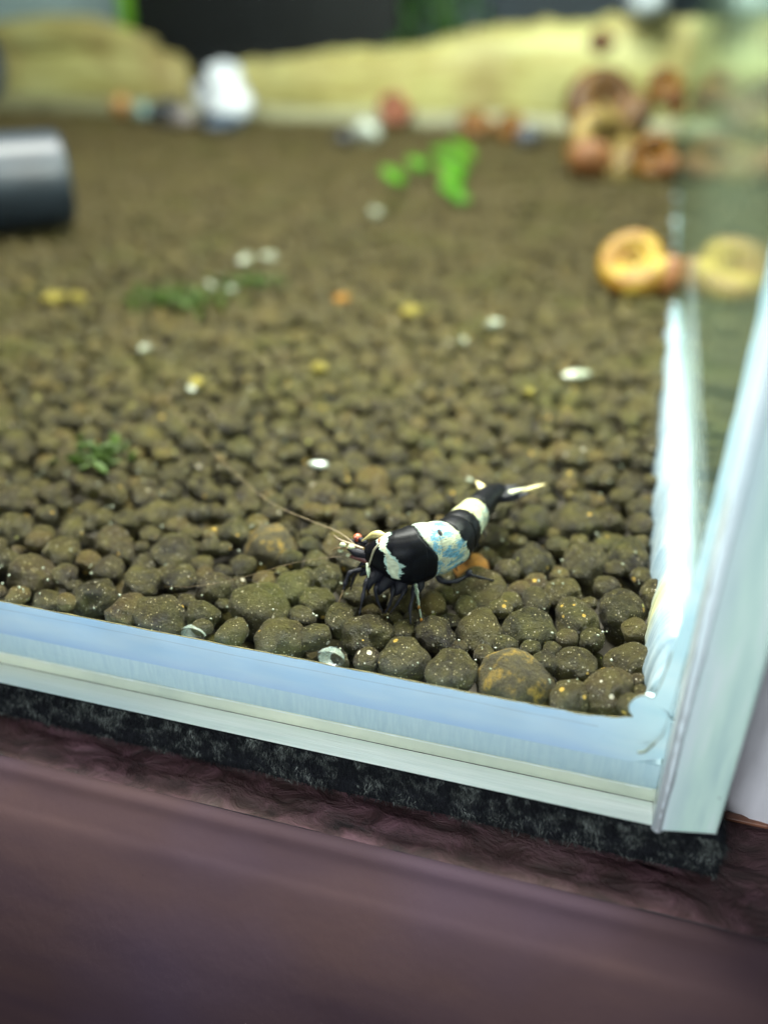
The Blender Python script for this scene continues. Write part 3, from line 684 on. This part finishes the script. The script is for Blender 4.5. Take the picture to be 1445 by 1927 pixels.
# ---------------------------------------------------------------- snails
def snail(name, loc, R0, tilt, rz, c1, c2, label, foot=None, turns=3.0, group=None):
    root = empty(name, loc); tag(root, label, 'snail', group)
    rot = Matrix.Rotation(rz, 3, 'Z') @ Matrix.Rotation(tilt, 3, 'X')
    V = []; n, m = 150, 16
    for i in range(n):
        u = i / (n - 1); ang = u * turns * 2 * math.pi; rad = R0 * (.10 + .62 * u ** 1.25); tr = R0 * (.055 + .30 * u ** 1.3)
        c = Vector((math.cos(ang) * rad, math.sin(ang) * rad, .0)); od = Vector((math.cos(ang), math.sin(ang), 0))
        for j in range(m):
            a = 2 * math.pi * j / m; V.append(rot @ (c + od * math.cos(a) * tr + Vector((0, 0, 1)) * math.sin(a) * tr * 1.15))
    F = grid_faces(n, m, True); F.append(tuple(range(m))[::-1]); F.append(tuple((n - 1) * m + j for j in range(m)))
    s = N(name + '_shell'); co = s.n('ShaderNodeTexCoord').outputs['Object']; nn_ = s.noise(co, 2.2, 3, .6)
    s.surf(s.pbr(s.ramp(nn_, [(.35, c1), (.62, c2)]), .45, None, Specular_IOR_Level=.25))
    link('shell', pymesh('shell', V, F), s.m, root)
    if foot:
        me = blob_mesh('foot', foot[1], 3, .12, 1.4, R0); f = link('foot', me, simple(name + '_foot', (.15, .055, .010), .6, .25, 2), root); f.location = foot[0]
    return root
YL = ((.13, .052, .006), (.27, .19, .022)); OR = ((.05, .014, .003), (.19, .085, .006)); BR = ((.028, .011, .004), (.12, .055, .008))
snail('ramshorn_snail', (-.08, 22.3, .58), .98, R(48), R(-12), *YL, 'large yellow ramshorn snail on the soil with its orange foot touching the side glass', ((.86, -.3, -.22), (.35, .4, .5)))
snail('ramshorn_snail', (-1.9, 36.5, 1.0), 1.75, R(70), R(35), BR[0], (.24, .17, .045), 'big brown ramshorn snail with dark red opening at the foot of the snail pile', ((-.3, -1.3, -.25), (.8, .5, .65)))
snail('ramshorn_snail', (.02, 36.3, .85), .95, R(80), R(-10), *OR, 'orange ramshorn snail lowest against the side glass in the pile', ((.6, -.2, -.35), (.35, .5, .45)))
snail('ramshorn_snail', (-2.2, 40.5, 2.0), 1.9, R(55), R(20), *BR, 'dark brown ramshorn snail at the back of the pile beside the driftwood')
snail('ramshorn_snail', (.05, 38.5, 3.0), .75, R(75), R(0), *OR, 'small orange ramshorn snail crawling up the side glass above the pile', ((.5, 0, -.7), (.35, .35, .4)))
snail('ramshorn_snail', (-3.1, 47.2, 3.95), .66, R(60), R(0), *BR, 'small brown ramshorn snail sitting high on the back glass in front of the driftwood slope')
snail('ramshorn_snail', (-8.3, 44.6, .55), .85, R(50), R(10), *OR, 'left orange snail of the pair below the driftwood slope')
snail('ramshorn_snail', (-6.6, 44.5, .5), .8, R(60), R(-20), *OR, 'right orange snail of the pair below the driftwood slope')
snail('ramshorn_snail', (-12.7, 46.2, .9), .95, R(70), R(10), (.10, .03, .02), (.26, .09, .04), 'dark red brown snail alone at the base of the driftwood')

# ---------------------------------------------------------------- pipe at the left
def pipe(name, a, b, r, label, cap=.18):
    a, b = Vector(a), Vector(b); t = (b - a).normalized(); P = [a + (b - a) * k for k in np.linspace(0, 1, 6)]; rr = [r] * 6
    P += [b + t * r * cap * .6, b + t * r * cap, b + t * r * cap * 1.05]; rr += [r * .98, r * .9, r * .72]
    s = N(name + '_plastic'); co = s.pos; n1 = s.noise(co, .7, 3)
    s.surf(s.pbr(s.ramp(n1, [(.3, (.008, .014, .021)), (.7, (.018, .028, .040))]), .42, None))
    for p in range(len(P)): P[p] = P[p] - a
    o = link(name, tube_mesh(name, P, rr, 40), s.m); o.location = a; tag(o, label, 'pipe'); return o
pipe('filter_pipe', (-23.6, 17.4, 1.45), (-16.75, 23.6, 1.38), 1.33, 'thick dark blue grey pipe end lying just above the soil at the left edge')
pipe('filter_pipe', (-30.0, 28.0, 3.9), (-22.9, 29.4, 3.8), 1.1, 'second dark pipe end higher and farther back at the left edge')

# ---------------------------------------------------------------- green leaves and small bits
M['leaf'] = translucent('leaf_green', (.03, .15, .004), (.11, .30, .012), .9, .45, .2, .3)
M['moss'] = translucent('moss_green', (.022, .048, .005), (.060, .105, .012), 2, .4, .1, .5)
def frond(name, loc, lobes, mat, label, cat='leaf'):
    root = empty(name, loc); tag(root, label, cat)
    for (dx, dy, dz, rx, ry, rz_) in lobes:
        bm = bmesh.new(); bmesh.ops.create_uvsphere(bm, u_segments=16, v_segments=8, radius=1)
        for v in bm.verts:
            k = 1 + .15 * noise.noise(v.co * 2 + Vector((dx, dy, 0))); v.co = Vector((v.co.x * rx * k, v.co.y * ry * k, v.co.z * .07 + .12 * rx * v.co.x ** 2))
        me = bpy.data.meshes.new('leaflet'); bm.to_mesh(me); bm.free()
        o = link('leaflet', me, mat, root); o.location = (dx, dy, dz); o.rotation_euler = (rz_, .3 * rz_, rz_ * 2)
    return root
frond('plant_leaf', (-7.5, 32.3, .15), [(a_, b_, c_, d_ * .78, e_ * .72, f_) for (a_, b_, c_, d_, e_, f_) in [(-1.35, -.3, .25, .55, .8, .4), (-.9, 1.6, .35, .55, .8, .3), (-.3, 3.4, .45, .6, .9, .3), (.35, 3.6, .6, .62, .9, .5), (.55, 1.6, .4, .5, 1.0, .3), (.75, -.3, .4, .6, .9, .4), (1.15, -1.9, .2, .6, .8, .4), (1.6, -2.6, .1, .4, .5, .2)]], M['leaf'], 'bright green hooked leaf cluster lying on the soil in the middle distance', 'leaf')
def moss(loc, n_, sx, sy, label):
    rr_ = random.Random(int(loc[0] * 10)); L_ = []
    for k in range(n_):
        dx, dy = rr_.gauss(0, sx), rr_.gauss(0, sy)
        L_.append((dx, dy, .03 + .10 * rr_.random(), rr_.uniform(.06, .15), rr_.uniform(.012, .028), rr_.uniform(-3, 3)))
    return frond('moss_tuft', loc, L_, M['moss'], label, 'moss')
moss((-10.3, 17.9, .10), 130, .65, .45, 'low green moss tuft on the soil at the left')
moss((-7.7, 10.6, .03), 46, .22, .2, 'small dull green moss wisp among the pellets at far left')
moss((-9.0, 19.6, .08), 60, .5, .4, 'faint green moss tuft right of the larger green tuft')

def bit(name, loc, r, mat, label, cat, amp=.2, sub=3):
    me = blob_mesh(name, r, sub, amp, 1.6, loc[0]); o = link(name, me, mat); o.location = (loc[0], loc[1], loc[2] - (.35 * r[2] if 'grain' in name else 0)); o.rotation_euler = (0, 0, loc[0] * 3.3); tag(o, label, cat); return o
M['shine'] = simple('quartz', (0.2072, 0.2294, 0.1628), .12, .08, 3)
for loc, r, lab in [
    ((-9.95, 21.4, .13), .20, 'pale round grain, left one of the pair in the middle distance'),
    ((-9.45, 21.9, .13), .17, 'pale round grain, right one of the pair in the middle distance'),
    ((-9.2, 18.9, .10), .14, 'pale grain in front of the pair in the middle distance'),
    ((-2.78, 18.3, .12), .13, 'pale grain above the elongated white one on the right'),
    ((-3.2, 17.1, .10), .10, 'small pale grain between shrimp tail and the right side snail'),
    ((-9.7, 18.8, .22), .14, 'pale grain shining on top of the green moss tuft'),
    ((-9.3, 14.9, .10), .10, 'pale grain left of the antenna tip'),
    ((-7.5, 13.4, .05), .07, 'small pale grain just behind the antenna tip'),
    ((-1.95, 11.4, .08), .055, 'tiny greenish pale grain behind the shrimp tail'),
    ((-8.2, 27.6, .12), .22, 'pale olive grain near the hooked green leaf')]:
    bit('pale_grain', loc, (r * random.uniform(.9, 1.3), r * random.uniform(.5, .9), r * .7), M['shine'], lab, 'grain', .45)
bit('pale_grain', (-.80, 15.9, .12), (.27, .12, .09), M['shine'], 'elongated glassy white grain on the soil near the right side', 'grain')
bit('white_fragment', (-4.25, 11.2, .09), (.06, .15, .06), M['pale_grain'], 'thin white shell fragment lying on pellets behind the antenna', 'shell fragment')
for loc, r, lab in [((-13.0, 17.3, .12), .22, 'left half of the yellow grain pair at the left edge'), ((-12.4, 17.4, .13), .2, 'right half of the yellow grain pair at the left edge'),
    ((-4.7, 18.6, .12), .19, 'yellow grain in the middle distance right of centre'), ((-5.6, 15.0, .08), .15, 'olive yellow grain in the middle distance near centre'),
    ((-7.55, 13.7, .06), .13, 'yellow grain beside the tip of the long antenna'), ((-1.55, 14.9, .08), .11, 'small amber grain left of the elongated white one')]:
    bit('yellow_grain', loc, (r * random.uniform(.8, 1.3), r * random.uniform(.6, .9), r * .6), M['yellow_grain'], lab, 'grain', .45)
bit('orange_grain', (-6.5, 19.1, .10), (.19, .13, .09), M['orange_grain'], 'dull orange grain in the middle distance', 'grain')
# tiny sparkling grains nobody could count
V = []; F = []
bmv, bmf = pebble_arr(1, 3)
for k in range(900):
    y = 7.2 + 34 * random.random() ** 1.5; x = random.uniform(left_edge(y) + 2, .6); r = random.uniform(.006, .016) * (1 + y * .03)
    z = ground(x, y) + random.uniform(-.06, .05)
    o_ = len(V); V += [(a * r + x, b * r + y, c_ * r + z) for a, b, c_ in bmv]; F += [tuple(int(q) + o_ for q in f) for f in bmf]
o = link('sand_specks', pymesh('sand_specks', V, F), M['shine']); tag(o, 'tiny pale sand specks scattered over the soil', 'sand', None, 'stuff')

# clear limpets on the inside of the front glass
M['limpet'] = translucent('limpet_shell', (.16, .20, .17), (.34, .38, .30), 14, .3, .25, .2, (1, 1, 1), .5)
for (x, z, r, lab) in ((-2.66, -.01, .16, 'clear domed limpet shell on the front glass, right one below the shrimp'), (-4.35, -.05, .16, 'flat clear limpet shell on the front glass, left one')):
    V = []; n, m = 12, 28
    for i in range(n):
        u = i / (n - 1)
        for j in range(m):
            a = 2 * math.pi * j / m; k = r * (1.0 + .05 * noise.noise(Vector((math.cos(a) * 2, math.sin(a) * 2, x))))
            V.append((math.cos(a) * k * math.sin(u * math.pi / 2) , .16 * math.cos(u * math.pi / 2) * (1 + .08 * math.sin(u * 22)), math.sin(a) * k * .62 * math.sin(u * math.pi / 2)))
    o = link('limpet', pymesh('limpet', V, grid_faces(n, m, True)), M['limpet']); o.location = (x, 7.10, z); tag(o, lab, 'limpet')

# ---------------------------------------------------------------- behind: driftwood, stones, dark boxes, wall
s = N('driftwood'); pos = s.pos; mp = s.n('ShaderNodeMapping', {'Vector': pos, 'Scale': (.25, 1, 1.2)}).outputs[0]
n1 = s.noise(mp, .8, 4, .55); n2 = s.noise(pos, .16, 2, .5)
c = s.ramp(n1, [(.3, (.33, .26, .075)), (.5, (.47, .42, .15)), (.7, (.56, .53, .24))])
c = s.mix(s.math('MULTIPLY_ADD', n2, 4, -1.9, clamp=True), c, (0.3108, 0.2368, 0.0888))
n3 = s.noise(s.n('ShaderNodeMapping', {'Vector': pos, 'Scale': (.4, 1, 2.2)}).outputs[0], 1.3, 6, .75)
c = s.mix(s.math('MULTIPLY_ADD', n3, 5, -2.7, clamp=True), c, (0.1776, 0.1258, 0.0444))
M['wood'] = s.surf(s.pbr(c, .55, s.bump(n1, .5, .3)))
def log(name, pts, rz_, ry_, label):
    P = smooth_path(pts, 90); base = Vector((P[0].x, P[0].y, 0)); V = []; m = 26
    for i, p in enumerate(P):
        u = i / 89; kz = float(np.interp(u, np.linspace(0, 1, len(rz_)), rz_)); ky = ry_ * (math.sin(math.pi * min(.96, max(.04, u))) ** .3)
        for j in range(m):
            a = 2 * math.pi * j / m; k = 1 + .16 * noise.noise(Vector((p.x * .25, math.cos(a) * 1.5, math.sin(a) * 1.5))) + .10 * noise.fractal(Vector((p.x * .9, math.cos(a) * 4, math.sin(a) * 4)), 1, 2, 3)
            V.append(p - base + Vector((0, math.cos(a) * ky * k, math.sin(a) * kz * k)))
    F = grid_faces(90, m, True); F.append(tuple(range(m))[::-1]); F.append(tuple(89 * m + j for j in range(m)))
    o = link(name, pymesh(name, V, F), M['wood']); o.location = base; tag(o, label, 'driftwood'); return o
def back(pts): return [(x_ * 1.115, 51.6, 6.5 - (6.5 - z_) * 1.115 - .45) for (x_, y_, z_) in pts]
log('driftwood', back([(-46, 0, 2.2), (-38, 0, 2.0), (-32, 0, 1.7), (-28, 0, 1.8), (-24.8, 0, 1.6), (-23.8, 0, 1.4)]), [2.95, 2.7, 2.35, 2.45, 2.1, 1.6], 1.1, 'long pale yellow driftwood piece behind the back glass at the left')
log('driftwood', back([(-37, 0, 3.6), (-33, 0, 4.1), (-29, 0, 4.1), (-25.6, 0, 3.6)]), [.9, 1.1, 1.1, .6], 1.0, 'thin pale branch lying on top of the left driftwood')
log('driftwood', back([(-20.9, 0, 1.5), (-17.5, 0, 1.65), (-13, 0, 1.8), (-9, 0, 2.2), (-5, 0, 2.45), (-2, 0, 2.5), (4.0, 0, 2.55)]), [1.9, 2.2, 2.4, 2.8, 3.1, 3.15, 3.2], 1.4, 'broad pale yellow driftwood rising towards the right behind the back glass')
bit('quartz_stone', (-21.2, 44.6, 1.2), (1.75, 1.2, 1.35), simple('white_quartz', (0.4144, 0.4588, 0.4884), .25, .08, 1), 'white quartz lump in the gap between the two driftwood pieces', 'stone', .42)
bit('grey_pebble', (-23.0, 43.6, .35), (.9, .6, .55), simple('grey_stone', (0.1628, 0.148, 0.1406), .5, .3, 1), 'dull grey pebble left of the white quartz lump', 'stone')
bit('dark_pebble', (-24.4, 44.6, .45), (1.1, .7, .7), simple('dark_stone', (.03, .035, .04), .4, .3, 1), 'blackish pebble between the teal and the grey ones', 'stone')
bit('teal_pebble', (-26.0, 45.0, .45), (.75, .5, .45), simple('teal_stone', (0.185, 0.296, 0.2664), .3, .2, 1), 'pale teal pebble at the back left', 'stone')
bit('orange_pebble', (-27.4, 45.2, .6), (.5, .5, .5), simple('orange_stone', (0.3552, 0.1776, 0.0518), .4, .2, 1), 'orange pebble farthest left in the row at the back', 'stone')
bit('dark_pebble', (-20.5, 43.2, .30), (1.5, .7, .5), simple('blue_stone', (.04, .06, .09), .3, .3, 1), 'dark bluish pebble under the white quartz lump', 'stone')
bit('teal_pebble', (-12.6, 41.2, .45), (.75, .6, .5), M['pale_grain'], 'pale greenish pebble left of the hooked leaf at the back', 'stone')
bit('dark_pebble', (-13.4, 40.3, .25), (.5, .5, .35), simple('black_stone', (.02, .022, .024), .4, .3, 1), 'small black pebble touching the pale greenish one', 'stone')
bit('dark_pebble', (-5.5, 42.5, .35), (.55, .5, .45), simple('slate_stone', (.05, .06, .075), .4, .3, 1), 'small slate pebble right of the orange snail pair', 'stone')
bit('white_stone', (-1.35, 50.6, 5.5), (1.45, 1.0, 1.0), simple('bluish_white', (0.37, 0.407, 0.444), .3, .06, 1), 'bluish white lump on top of the broad driftwood near the side glass', 'stone', .15)

o = link('lit_wall_panel', box_mesh('lit_wall_panel', (-64, 57, -1.66), (-33.6, 58, 26), .3, 3), simple('slate_blue', (.42, .54, .56), .6, .1, .4)); tag(o, 'added pale slate blue board standing in for the lit wall at the far left', 'board')  # added panel, pale colour stands in for the lit wall behind
o = link('filter_box', box_mesh('filter_box', (-32.0, 54.0, -1.66), (-14.6, 60, 24), .5, 3), simple('black_plastic', (.006, .007, .008), .5, .2, .5)); tag(o, 'large black filter box standing behind the back glass', 'box')
o = link('slate_board', box_mesh('slate_board', (-10.3, 57, -1.66), (-1.0, 59, 24), .4, 3), simple('navy_plastic', (.030, .040, .052), .5, .2, .5)); tag(o, 'dark slate panel standing behind the broad driftwood', 'panel')
V = [(-29.9, 49.6, -1.0), (-29.3, 49.6, -1.0), (-29.0, 49.7, 5), (-29.4, 49.9, 12), (-29.9, 49.9, 12), (-29.7, 49.7, 5)]
V += [(a, b + .15, c_) for a, b, c_ in V]
o = link('green_plant', tube_mesh('plant_stem', [(-31.2, 53.3, 2.4), (-31.1, 53.3, 6), (-30.9, 53.4, 12)], [.42, .40, .2], 10), simple('stem_green', (.16, .38, .02), .5, .2, .6)); tag(o, 'bright green plant stem at the left end of the black box', 'plant')
bushc = translucent('bush_leaf', (.03, .085, .02), (.07, .16, .035), .8, .3, .1, .5)
bush = empty('bushy_plant', (-12.6, 54.6, 2.8)); tag(bush, 'dark green bushy plant behind the driftwood beside the black box', 'plant')
for k in range(150):
    bm = bmesh.new(); bmesh.ops.create_grid(bm, x_segments=3, y_segments=2, size=1); L_ = random.uniform(.5, 1.0)
    for v in bm.verts: v.co = Vector((v.co.x * L_, v.co.y * .22 * (1.1 - abs(v.co.x)), -.2 * v.co.x ** 2))
    me = bpy.data.meshes.new('leaf'); bm.to_mesh(me); bm.free(); o = link('leaf', me, bushc, bush)
    o.location = (random.gauss(0, 1.2), random.gauss(0, .5), random.uniform(0, 9)); o.rotation_euler = (random.uniform(0, 6), random.uniform(0, 6), random.uniform(0, 6))
link('stem', tube_mesh('stem', [(0, 0, -3.5), (.2, 0, 3), (0, 0, 9)], [.2, .15, .08], 8), bushc, bush)
o = link('wall', box_mesh('wall', (-110, 78, -30), (60, 80, 60)), simple('wall_paint', (.42, .55, .56), .8, .12, .05)); tag(o, None, None, None, 'structure')

for o in COL.objects:
    g = {'ramshorn_snail': 'ramshorn snails in the tank', 'pale_grain': 'pale grains on the soil', 'yellow_grain': 'yellow grains on the soil', 'moss_tuft': 'green moss tufts on the soil',
         'driftwood': 'pale driftwood along the back glass', 'limpet': 'clear limpets on the front glass', 'filter_pipe': 'dark pipe ends at the left edge',
         'dark_pebble': 'loose pebbles at the back', 'teal_pebble': 'loose pebbles at the back', 'orange_pebble': 'loose pebbles at the back', 'grey_pebble': 'loose pebbles at the back'}.get(o.name.split('.')[0])
    if g and not o.parent: o['group'] = g
